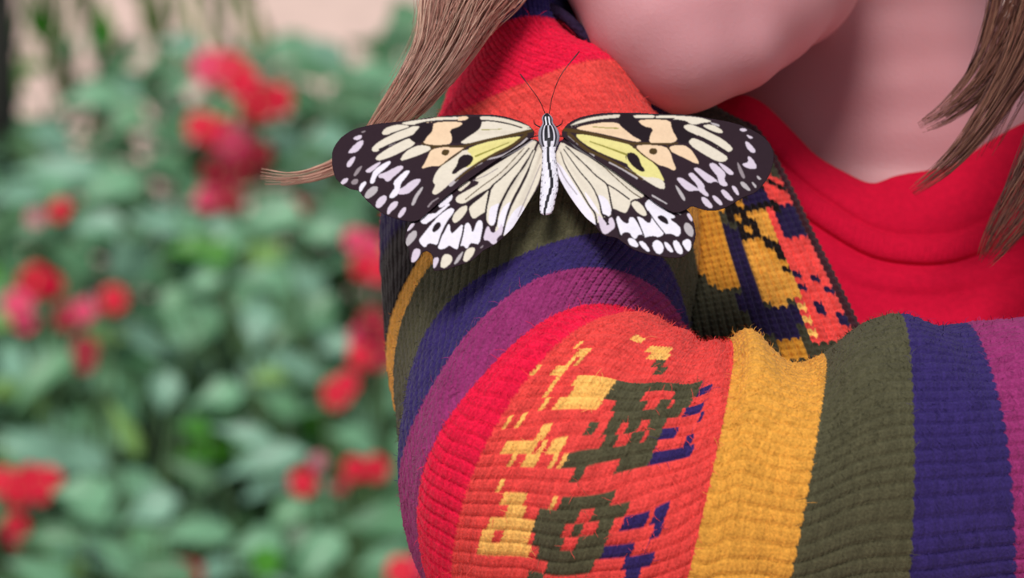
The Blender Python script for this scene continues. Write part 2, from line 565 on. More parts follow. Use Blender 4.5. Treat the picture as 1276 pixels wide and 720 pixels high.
def poly_scale(ox, oy, k, pts):
    return [(ox + x / k, oy + y / k) for x, y in pts]
K2 = 3.867
def P2(pts): return poly_scale(580, 400, K2, pts)
def P3(pts): return poly_scale(580, 550, K2, pts)
MOTIF = [
 (YEL, P2([(745,300),(620,262),(560,262),(515,290),(530,340),(440,350),(420,370),(480,420),(560,442),(640,430),(690,375)])),
 (YEL, P2([(430,235),(470,205),(492,250),(430,295)])), (YEL, P2([(540,150),(585,108),(602,140),(556,195)])),
 (YEL, P2([(790,75),(850,80),(870,112),(830,122)])), (YEL, P2([(870,145),(930,120),(990,150),(970,185),(900,182)])),
 (YEL, P2([(270,470),(300,470),(305,530),(270,530)])), (YEL, P2([(350,520),(400,520),(400,590),(350,590)])), (YEL, P2([(500,535),(560,540),(560,580),(500,580)])),
 (YEL, P2([(430,590),(490,590),(490,640),(430,640)])), (YEL, P2([(200,600),(320,560),(330,619),(200,640)])),
 (YEL, P3([(190,20),(260,10),(250,50),(200,60)])), (YEL, P3([(280,60),(350,60),(340,100),(290,95)])), (YEL, P3([(420,0),(490,0),(480,35),(420,40)])),
 (YEL, P3([(210,238),(300,240),(290,340),(332,380),(330,420),(300,480),(300,560),(140,540),(60,500),(80,440),(130,380),(190,340)])),
 (ORNG, P3([(140,430),(190,430),(190,470),(140,470)])),
 (OLV, P2([(740,290),(800,270),(900,290),(1140,295),(1130,340),(1060,420),(980,460),(940,540),(900,650),(600,650),(620,610),(690,560),(680,480),(740,440),(690,340)])),
 (OLV, P2([(590,490),(660,485),(640,530),(590,522)])), (OLV, P2([(900,190),(965,190),(960,250),(920,242)])),
 (ORNG, P2([(855,350),(930,350),(930,410),(870,402)])), (ORNG, P2([(940,325),(1015,330),(1000,392),(950,384)])), (ORNG, P2([(830,480),(890,480),(892,560),(840,545)])), (ORNG, P2([(735,490),(770,500),(805,590),(740,572)])),
 (OLV, P3([(600,0),(900,0),(900,80),(850,140),(740,122),(690,90),(600,60),(570,100),(580,170),(500,152),(480,100),(540,60)])),
 (OLV, P3([(480,250),(600,240),(780,270),(780,360),(690,410),(690,540),(640,580),(600,640),(500,650),(400,600),(330,500),(320,440),(370,310),(470,290)])),
 (ORNG, P3([(550,330),(612,330),(620,380),(560,372)])), (ORNG, P3([(470,400),(522,400),(520,450),(480,442)])), (ORNG, P3([(570,400),(630,400),(620,460),(580,452)])), (ORNG, P3([(490,460),(540,470),(540,540),(490,532)])),
 (OLV, P3([(280,657),(320,610),(400,620),(380,680),(280,680)])),
 (NAVY, P2([(1130,325),(1200,330),(1200,358),(1130,352)])), (NAVY, P2([(1060,400),(1140,402),(1140,462),(1070,427)])),
 (NAVY, P2([(950,525),(1095,528),(1095,619),(1068,619),(1068,572),(950,558)])),
 (NAVY, P3([(1068,0),(1095,0),(1080,60),(1020,100),(900,82),(892,25),(960,48),(1050,40)])),
 (NAVY, P3([(750,350),(900,360),(920,288),(990,288),(985,380),(930,430),(760,412)])),
 (NAVY, P3([(670,480),(800,490),(830,560),(850,508),(920,515),(920,560),(840,600),(830,680),(780,680),(760,570),(660,560)])),
]

# sleeve rings: A (outer), M (front), B (inner) in px, with their depths, and the yarn of the rows up to the next ring
R = [
 # A            M            B            dA    dM    dB
 ((560,-90), (650,-120), (740,-90), 1.275, 1.225, 1.275, NAVY),
 ((566,105), (648, 26), (722, 66), 1.260, 1.205, 1.255, RED),
 ((500,235), (676, 94), (790,142), 1.245, 1.192, 1.243, ORNG),
 ((478,275), (680,178), (850,240), 1.230, 1.180, 1.225, DNAVY),
 ((486,450), (672,208), (868,262), 1.215, 1.170, 1.215, OCH),
 ((498,510), (662,238), (868,345), 1.205, 1.162, 1.210, OLV),
 ((514,600), (648,318), (862,420), 1.195, 1.143, 1.200, NAVY),
 ((528,700), (622,386), (858,440), 1.185, 1.127, 1.190, PURP),
 ((566,780), (606,466), (862,449), 1.180, 1.113, 1.183, RED),
 ((605,850), (640,500), (868,455), 1.175, 1.106, 1.178, ORNG),
 ((690,900), (755,590), (886,450), 1.175, 1.098, 1.172, ORNG),
 ((795,925), (872,660), (908,436), 1.175, 1.096, 1.168, OCH),
 ((840,930), (908,665), (934,416), 1.175, 1.095, 1.166, OCH),
 ((890,930), (952,670), (984,455), 1.175, 1.095, 1.166, OCH),
 ((935,930), (996,675), (1026,447), 1.175, 1.095, 1.166, OLV),
 ((1010,930), (1068,650), (1064,413), 1.178, 1.098, 1.168, OLV),
 ((1090,930), (1137,640), (1112,402), 1.180, 1.100, 1.170, NAVY),
 ((1160,930), (1200,635), (1152,414), 1.180, 1.103, 1.172, NAVY),
 ((1230,925), (1262,630), (1190,420), 1.182, 1.108, 1.176, PURP),
 ((1330,900), (1350,620), (1290,402), 1.185, 1.115, 1.180, RED),
 ((1440,870), (1450,610), (1410,400), 1.190, 1.125, 1.185, ORNG),
 ((1560,830), (1570,600), (1530,420), 1.195, 1.138, 1.190, OCH),
 ((1660,790), (1665,600), (1640,450), 1.200, 1.150, 1.197, OLV),
]
def build_sleeve(parent):
    NW = 100; SUB = 6; SUBR = 4
    key = np.array([[*a, da, *m, dm, *b, db] for a, m, b, da, dm, db, _ in R])
    rows = []
    for i in range(len(R) - 1):
        m0 = np.array(R[i][1]); m1 = np.array(R[i + 1][1])
        rows.append(max(3, int(round(np.linalg.norm(m1 - m0) / (4.8 if 8 <= i <= 10 else 6.6)))))
    cur = catmull(key, [r * SUBR for r in rows])
    A = P(cur[:, 0], cur[:, 1], cur[:, 2]); Mm = P(cur[:, 3], cur[:, 4], cur[:, 5]); B = P(cur[:, 6], cur[:, 7], cur[:, 8])
    Cn = (A + B) / 2
    nr = len(cur); nc = NW * SUB
    th = np.arange(nc) / nc * 2 * np.pi
    bnd = np.cumsum([0] + rows) * SUBR
    phi = np.interp(np.arange(nr), bnd, [math.radians(v) for v in ([-52, -44, -20, 0] + [0] * 4 + [-4, 0, 21, 44, 46] + [46] * 20)[:len(R)]])
    TH = th[None, :] + phi[:, None]
    c, s = np.cos(TH), np.sin(TH)
    pc = np.sign(c) * np.abs(c) ** .88; ps = np.sign(s) * np.abs(s) ** .88
    V = Cn[:, None] + (A - Cn)[:, None] * pc[..., None] + (Mm - Cn)[:, None] * ps[..., None]
    # normals by finite differences
    du = np.roll(V, -1, 1) - np.roll(V, 1, 1)
    dv = np.gradient(V, axis=0)
    N = np.cross(du, dv); N /= np.linalg.norm(N, axis=2, keepdims=True) + 1e-12
    out = V - Cn[:, None]
    sg = np.sign((N * out).sum(2)); sg[sg == 0] = 1
    N *= sg[..., None]
    Wl = (np.arange(nc) / SUB)[None, :].repeat(nr, 0)
    Rw = (np.arange(nr) / SUBR)[:, None].repeat(nc, 1)
    # wobble of the yarn
    rs = np.random.RandomState(2)
    wf = np.mod(Wl, 1)
    h = stitch_height(wf, Rw, .00075)
    jit = rs.rand(nr // SUBR + 3, NW)
    h = h * (.75 + .5 * jit[np.floor(Rw).astype(int), np.floor(Wl).astype(int) % NW])
    # gentle folds
    fold = .0009 * np.sin(Rw * .13 + 3 * np.sin(TH)) * np.sin(TH * 3 + Rw * .035) + .0006 * np.sin(Rw * .31 + TH * 5)
    px_all = None
    V2 = V + N * (h + fold)[..., None]
    # colour per stitch
    a = np.abs(wf - .5) * 2
    ri = np.floor(Rw + a * .35 - .1).astype(int)
    bounds = np.cumsum([0] + rows)
    seg = np.clip(np.searchsorted(bounds, ri, side='right') - 1, 0, len(R) - 2)
    pal = np.array([r[6] for r in R])
    Cc = pal[seg]
    wi = np.floor(Wl).astype(int)
    # stitch centre projected for the motif
    ic = np.clip(((ri + .5) * SUBR).astype(int), 0, nr - 1); jc = np.clip(((wi + .5) * SUB).astype(int), 0, nc - 1)
    S = V[ic, jc]
    rel = S - np.array([0, 0, CAM_H])
    dd = rel[..., 1] * CP - rel[..., 2] * SP
    uu = rel[..., 1] * SP + rel[..., 2] * CP
    X = 638 + rel[..., 0] / dd * FPX; Y = 360 - uu / dd * FPX
    front = np.sin(TH) > 0
    pat = (seg == 9) | (seg == 10)
    for colr, poly in MOTIF:
        m = inside(poly, X, Y) & pat & front
        Cc[m] = colr
    # yellow flecks scattered through the orange rows near the red
    fleck = (rs.rand(bounds[-1] + 4, NW) < .07)[np.clip(ri, 0, bounds[-1] + 3), wi % NW]
    z = (seg == 9) & (X < 740) & (Y > 425) & (Y < 640) & fleck & (np.abs(Cc - np.array(ORNG)).sum(-1) < 1e-6)
    Cc[z] = YEL
    # back half of the patterned rows and the dark band
    back = pat & ~front
    Cc[back & (((ri // 3 + wi // 4) % 3) == 0)] = OLV
    dk = seg == 3
    Cc[dk & (((ri // 3) % 3) > 0)] = DRK
    gre = rs.rand(bounds[-1] + 4, NW)[np.clip(ri, 0, bounds[-1] + 3), wi % NW]
    Cc = Cc * (.88 + .24 * gre)[..., None]
    # close both ends of the sleeve with a drawn-in ring
    def ends(i, k): return Cn[i] + (V2[i] - Cn[i]) * k
    V3 = np.concatenate([ends(0, .02)[None], ends(0, .6)[None] , V2, ends(-1, .7)[None], ends(-1, .02)[None]], 0)
    C3 = np.concatenate([Cc[:1], Cc[:1], Cc, Cc[-1:], Cc[-1:]], 0)
    idx = np.arange((nr + 4) * nc).reshape(nr + 4, nc)
    q = np.stack([idx[:-1], np.roll(idx, -1, 1)[:-1], np.roll(idx, -1, 1)[1:], idx[1:]], -1).reshape(-1, 4)
    o = np_mesh('sleeve', V3.reshape(-1, 3), q[:, ::-1].copy(), M_WOOL, parent, C3.reshape(-1, 3))
    # fuzz
    nf = 15000
    fi = rs.randint(0, nr, nf); fj = rs.randint(0, nc // 2 + 30, nf)
    base = V2[fi, fj]; n = N[fi, fj]; cc = Cc[fi, fj]
    return o, base, n, cc

def build_fuzz(base, n, cc, parent, seed=4):
    rs = np.random.RandomState(seed)
    k = len(base)
    tang = np.cross(n, rs.randn(k, 3)); tang /= np.linalg.norm(tang, axis=1, keepdims=True)
    L = rs.uniform(.0008, .0024, k)[:, None]
    side = np.cross(n, tang) * .00006
    p0 = base - n * .0002
    p1 = base + n * L * .5 + tang * L * .5
    p2 = base + n * L * .7 + tang * L * 1.3
    V = np.stack([p0 - side, p0 + side, p1 - side, p1 + side, p2 - side * .4, p2 + side * .4], 1).reshape(-1, 3)
    b = (np.arange(k) * 6)[:, None]
    f = np.concatenate([b + np.array([[0, 1, 3, 2]]), b + np.array([[2, 3, 5, 4]])], 0)
    C6 = np.repeat(cc * 1.1, 6, 0)
    o = np_mesh('wool_fuzz', V, f, M_FUZZ, parent, C6)
    o['kind'] = 'stuff'
    return o

# ---- cardigan front, seen between the sleeve and the red top
def Q(pts): return poly_scale(840, 210, 3.0, pts)
FRONT = [
 (OCH2, Q([(40,60),(130,60),(180,160),(210,290),(250,470),(170,480),(110,410),(20,370),(-40,330)])),
 (DRK, Q([(130,60),(300,60),(360,100),(430,220),(420,300),(450,430),(420,440),(300,300),(250,280),(200,180)])),
 (OCH2, Q([(235,130),(262,130),(262,160),(235,160)])), (OCH2, Q([(232,190),(258,185),(262,215),(236,220)])), (OCH2, Q([(270,225),(295,230),(290,258),(268,252)])),
 (OCH2, Q([(315,275),(345,285),(335,315),(310,300)])), (OCH2, Q([(352,320),(385,335),(378,362),(350,345)])), (OCH2, Q([(395,365),(428,375),(420,405),(392,388)])),
 (DNAVY, Q([(190,180),(240,260),(275,380),(320,470),(340,530),(460,530),(490,640),(400,650),(300,640),(250,500),(215,330)])),
 (OCH, Q([(255,280),(300,290),(440,420),(480,500),(400,532),(330,522),(300,450),(270,350)])),
 (OCH, Q([(278,170),(350,150),(390,230),(412,290),(370,292),(310,222)])),
 (ORNG, Q([(350,150),(400,210),(410,290),(380,240)])),
 (DNAVY, Q([(280,85),(360,95),(372,140),(268,152)])),
 (ORNG, Q([(335,30),(420,70),(452,150),(392,165),(350,90)])),
 (DRK, Q([(350,60),(372,60),(385,130),(362,100)])), (DRK, Q([(395,60),(412,80),(405,100),(390,90)])),
 (DNAVY, Q([(390,165),(470,150),(524,250),(420,272)])),
 (ORNG, Q([(400,292),(555,255),(610,370),(690,500),(760,650),(540,680),(500,640),(480,530),(440,400)])),
 (DNAVY, Q([(470,395),(500,420),(490,440),(460,430)])), (DNAVY, Q([(530,400),(550,420),(540,450),(520,430)])), (DNAVY, Q([(480,450),(510,470),(540,520),(510,510)])),
 (DNAVY, Q([(560,440),(590,470),(600,520),(570,500)])), (DNAVY, Q([(530,500),(560,520),(580,580),(545,550)])), (DNAVY, Q([(600,540),(630,560),(650,610),(610,590)])),
 (DNAVY, Q([(575,555),(600,580),(600,600),(580,590)])), (DNAVY, Q([(615,480),(635,510),(630,530),(612,510)])),
 (YEL, Q([(475,515),(505,520),(500,548),(478,545)])), (YEL, Q([(495,570),(522,580),(520,605),(498,600)])), (YEL, Q([(505,620),(535,630),(530,660),(508,655)])),
 (OCH2, Q([(370,655),(480,640),(500,720),(400,720)])),
]
def build_front(parent):
    # columns run along the placket, edge given top to bottom
    edge = catmull([(880,128,1.232),(905,140,1.235),(945,165,1.236),(982,228,1.232),(1012,290,1.224),(1040,345,1.214),(1068,402,1.204),(1100,470,1.195)], 70)
    inner = catmull([(760,140,1.235),(770,160,1.235),(790,210,1.232),(800,270,1.226),(805,330,1.22),(810,380,1.214),(815,430,1.206),(830,500,1.200)], 70)
    nr = len(edge); NC = 24; SUB = 8; nc = NC * SUB + 1
    t = np.linspace(0, 1, nc)
    E = edge[:, None]; I = inner[:, None]
    G = I * (1 - t)[None, :, None] + E * t[None, :, None]
    bulge = .008 * np.sin(np.pi * t) ** .8
    roll = .004 * np.clip((t - .93) / .07, 0, 1) ** 2
    D = G[..., 2] - bulge[None] + roll[None]
    V = P(G[..., 0], G[..., 1], D)
    cum = np.concatenate([[0], np.cumsum(np.linalg.norm(np.diff(edge[:, :2], axis=0), axis=1))])
    Rw = (cum / 9.0)[:, None].repeat(nc, 1)
    Wl = (t * NC)[None, :].repeat(nr, 0)
    wf = np.mod(Wl, 1)
    du = np.gradient(V, axis=1); dv = np.gradient(V, axis=0)
    N = np.cross(du, dv); N /= np.linalg.norm(N, axis=2, keepdims=True) + 1e-12
    N *= np.where(N[..., 1:2] > 0, -1, 1)
    h = stitch_height(wf, Rw, .0012)
    V2 = V + N * h[..., None]
    a = np.abs(wf - .5) * 2
    # centre of each stitch for the pattern
    rr_ = (np.floor(Rw + a * .75) + .5 - a * .0) * 9.0
    ir = np.clip(np.searchsorted(cum, np.clip(rr_, 0, cum[-1] - 1e-3)), 0, nr - 1)
    jc = np.clip(((np.floor(Wl) + .5) * SUB).astype(int), 0, nc - 1)
    X = G[ir, jc, 0]; Y = G[ir, jc, 1]
    Cc = np.empty(X.shape + (3,)); Cc[:] = lin((62, 60, 46))
    for colr, poly in FRONT:
        Cc[inside(poly, X, Y)] = colr
    Cc[(Y < 205) & (X > 850)] = lin((66, 50, 44))
    Cc[np.broadcast_to(t[None, :] > .955, X.shape)] = lin((58, 26, 34))
    rs = np.random.RandomState(6)
    Cc *= (.85 + .3 * rs.rand(400, NC + 2))[np.floor(Rw).astype(int) % 400, np.floor(Wl).astype(int)][..., None]
    idx = np.arange(nr * nc).reshape(nr, nc)
    q = np.stack([idx[:-1, :-1], idx[1:, :-1], idx[1:, 1:], idx[:-1, 1:]], -1).reshape(-1, 4)
    o = np_mesh('cardigan', V2.reshape(-1, 3), q, M_WOOL, parent, Cc.reshape(-1, 3))
    sm = o.modifiers.new('thickness', 'SOLIDIFY'); sm.thickness = .003; sm.offset = -1
    return o

card = build_front(pers)
slv, fb, fn, fc = build_sleeve(card)
slv['label'] = 'bent knitted sleeve with navy, purple, red, ochre and olive stripes'
build_fuzz(fb, fn, fc, card)
shadow_trim = catmull([(572,60,1.262),(600,22,1.245),(640,4,1.222),(690,12,1.212),(728,44,1.207),(757,82,1.206),(790,116,1.206),(824,140,1.210),(860,152,1.230),(890,152,1.236),(930,160,1.238)], 6)  # dark tube added as the shadow line between chin and shoulder
tw = P(shadow_trim[:, 0], shadow_trim[:, 1], shadow_trim[:, 2])
V, F = tube(tw, [.0016] * len(tw), 10)
o = np_mesh('neck_shadow_edging', V, F, M_SHADOW_TRIM, card)
o['label'] = 'dark navy edging added as the shadow line between chin and shoulder'
# back of the cardigan wrapping the torso
def back():
    ny, nx = 24, 40
    V = []
    for i in range(ny):
        y = 60 + i * 45
        for j in range(nx):
            th = math.pi * j / (nx - 1)
            w = 440 * (1 - .35 * math.exp(-((y - 40) / 120.0) ** 2))
            x = 1120 - math.cos(th) * w
            d = 1.262 + .16 * math.sin(th) + (.03 if y < 200 else 0)
            V.append(P(x, y, d))
    F = [(i * nx + j, i * nx + j + 1, (i + 1) * nx + j + 1, (i + 1) * nx + j) for i in range(ny - 1) for j in range(nx - 1)]
    cols = []
    seq = [OLV, NAVY, PURP, RED, ORNG, OCH]
    for i in range(ny):
        for j in range(nx): cols.append(seq[(i // 2) % 6])
    o = np_mesh('cardigan_back', V, F, M_WOOL, card, np.array(cols))
back()

# ---- red top
def build_shirt(parent):
    T = [(850,128,1.262),(905,120,1.262),(930,118,1.262),(955,131,1.262),(988,163,1.262),(1018,193,1.261),(1052,213,1.260),(1086,227,1.259),(1120,217,1.260),(1186,204,1.263),(1232,175,1.267),(1276,151,1.272),(1360,110,1.285),(1450,80,1.31)]
    L1 = [(835,170,1.255),(885,160,1.255),(915,158,1.254),(940,172,1.253),(968,198,1.252),(1002,228,1.250),(1040,256,1.248),(1087,284,1.246),(1133,294,1.246),(1186,291,1.248),(1225,277,1.252),(1285,243,1.258),(1370,200,1.272),(1460,160,1.30)]
    L2 = [(820,210,1.252),(875,198,1.252),(905,196,1.251),(930,208,1.250),(955,230,1.248),(990,262,1.246),(1032,292,1.244),(1082,320,1.242),(1130,330,1.242),(1180,329,1.244),(1228,314,1.248),(1295,282,1.254),(1380,240,1.268),(1470,200,1.296)]
    L3 = [(810,430,1.228),(860,430,1.228),(900,432,1.226),(935,434,1.224),(965,436,1.222),(1000,438,1.220),(1040,440,1.219),(1082,441,1.218),(1130,442,1.218),(1180,442,1.219),(1228,442,1.222),(1300,440,1.230),(1385,436,1.250),(1480,430,1.285)]
    L4 = [(x, 1000, d + .0) for x, y, d in L3]
    n = 16
    cs = [catmull(c, n) for c in (T, L1, L2, L3, L4)]
    m = len(cs[0])
    rowsV = []
    def mix(a, b, t): return a * (1 - t) + b * t
    prof = []
    # neck edge rolled inward first
    base = cs[0].copy(); base[:, 2] += .006; base[:, 1] += 4; prof.append(base)
    base = cs[0].copy(); base[:, 2] += .0015; base[:, 1] -= 0; prof.append(base)
    for t in np.linspace(0.03, 1, 12):
        r = mix(cs[0], cs[1], t); r[:, 2] -= .0035 * math.sin(math.pi * min(1, t * 1.0)) ** .6 - .0 ; prof.append(r)
    for t in np.linspace(0.04, 1, 12):
        r = mix(cs[1], cs[2], t); r[:, 2] -= .0030 * max(0, math.sin(math.pi * t)) ** .5
        k = np.arange(m); r[:, 2] += .00035 * np.sin(k * 2 * math.pi / 2.4) * math.sin(math.pi * t); prof.append(r)
    for t in np.linspace(0.02, 1, 26):
        r = mix(cs[2], cs[3], t); r[:, 2] -= .0022 * math.sin(math.pi * min(1, t * 3)) * (t < .33); prof.append(r)
        k = cs[2][:, 0]
        r[:, 2] += .0016 * np.sin(k * .022 + t * 3) * math.sin(math.pi * t)
    for t in (.2, .5, 1.0): prof.append(mix(cs[3], cs[4], t))
    G = np.array(prof)
    V = P(G[..., 0], G[..., 1], G[..., 2]).reshape(-1, 3)
    nr = len(prof)
    idx = np.arange(nr * m).reshape(nr, m)
    q = np.stack([idx[:-1, :-1], idx[1:, :-1], idx[1:, 1:], idx[:-1, 1:]], -1).reshape(-1, 4)
    o = np_mesh('shirt', V, q, M_SHIRT, parent)
    o.modifiers.new('sub', 'SUBSURF').render_levels = 1
    o['label'] = 'plain red jersey top with a ribbed neckband'
    return o
build_shirt(pers)

# ---- body: head, neck and upper chest as one continuous surface
def build_body(parent):
    bm = bmesh.new()
    def ell(px, py, d, rx, ry, rd, rot=0):
        c = P(px, py, d); s = d / FPX
        r = bmesh.ops.create_icosphere(bm, subdivisions=4, radius=1)
        ca, sa = math.cos(rot), math.sin(rot)
        for v in r['verts']:
            x, y, z = v.co
            X, Z = x * rx * s, z * ry * s
            X, Z = X * ca - Z * sa, X * sa + Z * ca
            Yd = y * rd
            v.co = Vector((c[0] + X, c[1] + CP * Yd + SP * Z, c[2] - SP * Yd + CP * Z))
    # chin, jaw and cheeks
    ell(846, 56, 1.214, 92, 90, .024)
    ell(812, 20, 1.214, 92, 100, .026)
    ell(816, 50, 1.212, 64, 88, .020)
    ell(770, -34, 1.216, 76, 70, .022)
    ell(912, 52, 1.219, 70, 68, .022)
    ell(842, 0, 1.219, 118, 105, .030)
    ell(925, -20, 1.230, 120, 118, .032, .5)
    ell(960, -60, 1.252, 120, 130, .040, .4)
    ell(820, -90, 1.245, 138, 130, .042)
    ell(900, -160, 1.262, 190, 190, .060)
    ell(772, -20, 1.228, 46, 24, .011, -.3)    # lips
    ell(778, 4, 1.228, 40, 17, .010, -.3)
    ell(715, -120, 1.225, 34, 50, .014, .2)    # nose
    ell(1075, -190, 1.285, 30, 60, .012)       # ear
    # cranium
    ell(930, -360, 1.285, 300, 300, .085)
    ell(870, -260, 1.262, 210, 230, .062)
    # neck
    for k in range(7):
        t = k / 6
        ell(1040 + 20 * t, -140 + 330 * t, 1.316, 165, 110, .038)
        ell(1070 + 55 * t, -140 + 380 * t, 1.312 + .002 * t, 158 + 8 * t, 110, .042)
    ell(1120, 290, 1.315, 260, 130, .050)
    ell(1330, 300, 1.335, 220, 140, .050)
    ell(1240, 190, 1.325, 130, 110, .040)
    # neck cords
    me = bpy.data.meshes.new('body')
    off = parent_world(parent)
    for v in bm.verts: v.co -= off
    bm.to_mesh(me); bm.free()
    me.materials.append(M_SKIN)
    o = bpy.data.objects.new('body', me); COL.objects.link(o); o.parent = parent
    r = o.modifiers.new('skin', 'REMESH'); r.mode = 'VOXEL'; r.voxel_size = .0022; r.use_smooth_shade = True
    s = o.modifiers.new('soft', 'SMOOTH'); s.iterations = 26; s.factor = .6
    return o
build_body(pers)

# ---- hair
def lock(name, path, n, radius_scale, cols, seed, label=None, strand=.00013, spread_end=1.0, flat=.35):
    """path rows: px, py, depth, half width px"""
    rnd = np.random.RandomState(seed)
    c = catmull(path, 7)
    m = len(c)
    tang = np.gradient(c[:, :2], axis=0); tang /= np.linalg.norm(tang, axis=1, keepdims=True)
    nor = np.stack([-tang[:, 1], tang[:, 0]], 1)
    VV = []; FF = []; CC = []
    for i in range(n):
        a = rnd.uniform(-1, 1); b = rnd.uniform(-1, 1)
        ph = rnd.uniform(0, 6.28, 2); am = rnd.uniform(.0, .18)
        cut = int(m * (1 - .55 * rnd.rand())) if spread_end else m
        k = np.arange(cut)
        w = a + am * np.sin(k * .22 + ph[0])
        px = c[:cut, 0] + nor[:cut, 0] * w * c[:cut, 3]
        py = c[:cut, 1] + nor[:cut, 1] * w * c[:cut, 3]
        dd = c[:cut, 2] + b * c[:cut, 3] * flat * .00022 * math.sqrt(max(0, 1 - a * a)) * 1.6
        pts = P(px, py, dd)
        rad = strand * (1 - .75 * (k / m) ** 3)
        V, F = tube(pts, rad, 3)
        o = len(VV)
        VV += V; FF += [tuple(q + o for q in f) for f in F]
        base = np.array(cols[rnd.randint(len(cols))]) * rnd.uniform(.85, 1.12)
        CC += [base] * len(V)
    ob = np_mesh(name, VV, FF, M_HAIR, pers, np.array(CC))
    if label: ob['label'] = label
    return ob
HL = [lin((200, 148, 130)), lin((182, 124, 108)), lin((214, 172, 150)), lin((150, 96, 82))]
HD = [lin((128, 82, 66)), lin((106, 62, 52)), lin((146, 102, 82)), lin((86, 48, 44))]
lock('hair_lock', [(740,-470,1.26,60),(680,-310,1.225,100),(640,-160,1.21,95),(605,-60,1.20,70),(578,0,1.19,54),(552,60,1.182,36),(512,120,1.176,26),(476,162,1.178,18),(450,190,1.18,12)], 800, 1, HL, 1, 'light brown hair falling beside the shoulder', flat=.7)
lock('hair_lock', [(560,40,1.200,18),(515,110,1.198,12),(470,168,1.196,10),(430,200,1.195,10),(395,216,1.195,9),(362,222,1.195,8),(318,219,1.195,12)], 150, 1, HL, 2, 'thin light strand curling out past the wing tip')
lock('hair_lock', [(690,-420,1.25,60),(600,-270,1.225,60),(560,-120,1.215,40),(552,-20,1.21,34),(540,40,1.205,26),(508,100,1.20,22),(468,150,1.20,20)], 70, 1, HL, 7, 'loose wispy strands on the outer side', strand=.00009)
lock('hair_lock', [(1170,-470,1.26,60),(1300,-310,1.225,95),(1340,-160,1.215,90),(1296,-40,1.213,60),(1256,40,1.212,32),(1222,98,1.211,20),(1182,138,1.211,13),(1140,162,1.212,7)], 420, 1, HD, 3, 'brown hair tapering down over the neck', flat=.6)
lock('hair_lock', [(1180,-450,1.265,60),(1340,-280,1.225,90),(1370,-120,1.210,80),(1312,0,1.208,46),(1268,84,1.206,24),(1222,156,1.205,15),(1180,205,1.205,11),(1128,244,1.206,6)], 380, 1, HD, 4, 'darker brown hair ending in a point above the neckline', flat=.6)
lock('hair_lock', [(1210,-430,1.27,60),(1385,-240,1.232,80),(1420,-100,1.22,75),(1400,20,1.212,60),(1350,120,1.208,48),(1306,200,1.205,36),(1268,262,1.204,26),(1240,304,1.204,17),(1222,332,1.205,8)], 400, 1, HD, 5, 'dark hair tip lying over the red top at the right edge', flat=.6)
lock('hair_lock', [(1280,-360,1.24,40),(1340,-160,1.22,40),(1320,30,1.215,20),(1270,110,1.213,14),(1240,170,1.213,10),(1215,215,1.213,6)], 30, 1, HD, 6, 'few single hairs crossing the neckline')
# hair covering the head above the picture
def hair_cap():
    bm = bmesh.new()
    c = P(945, -385, 1.30); s = 1.30 / FPX
    bmesh.ops.create_icosphere(bm, subdivisions=4, radius=1)
    rnd = random.Random(4)
    for v in bm.verts:
        x, y, z = v.co
        k = 1 + .02 * math.sin(9 * x + 5 * z) + .012 * math.sin(40 * x)
        v.co = Vector((x * 330 * s * k, y * .085 * k, z * 315 * s * k))
        v.co += Vector(c)
    kill = [v for v in bm.verts if (v.co - Vector(c)).z < -.035 and (v.co - Vector(c)).y < .02]
    bmesh.ops.delete(bm, geom=kill, context='VERTS')
    off = parent_world(pers)
    for v in bm.verts: v.co -= off
    me = bpy.data.meshes.new('hair'); bm.to_mesh(me); bm.free()
    a = me.color_attributes.new('Col', 'FLOAT_COLOR', 'POINT')
    col = np.tile(np.array([*lin((112, 76, 60)), 1.0]), len(me.vertices)); a.data.foreach_set('color', col)
    me.materials.append(M_HAIR)
    me.polygons.foreach_set('use_smooth', np.ones(len(me.polygons), bool))
    o = bpy.data.objects.new('hair', me); COL.objects.link(o); o.parent = pers
    sd = o.modifiers.new('t', 'SOLIDIFY'); sd.thickness = .006
hair_cap()

# ================================================================== BUTTERFLY
KW = 7.975
def Z(ox, oy): return lambda pts: poly_scale(ox, oy, KW, pts)
a1, a2, a3, a4, a5 = Z(410,135), Z(530,135), Z(410,205), Z(530,205), Z(490,255)
b1, b2, b3, b4, b5 = Z(680,135), Z(820,135), Z(680,205), Z(820,205), Z(720,240)
W = lin((226,220,232)); CR = lin((216,206,190)); PE = lin((226,196,164)); YE = lin((218,208,136)); GR = lin((176,168,172)); DI = lin((140,128,134)); LV = lin((206,192,208))
BK = lin((34,24,30)); BR = lin((74,56,30)); OL = lin((140,134,60)); BASE = lin((46,32,40))
bf = empty('butterfly', tuple(P(683, 165, 1.156)), 'large black, white and pale yellow butterfly with spread wings resting on the knitted sleeve', 'butterfly')

def wing_depth(x, y, lift):
    return 1.1600 - (y - 150) / 180 * .030 + (np.abs(x - 683) / 270.0) ** 2 * .010 - .0035 * np.clip(np.abs(x - 683) / 60.0, 0, 1) - lift

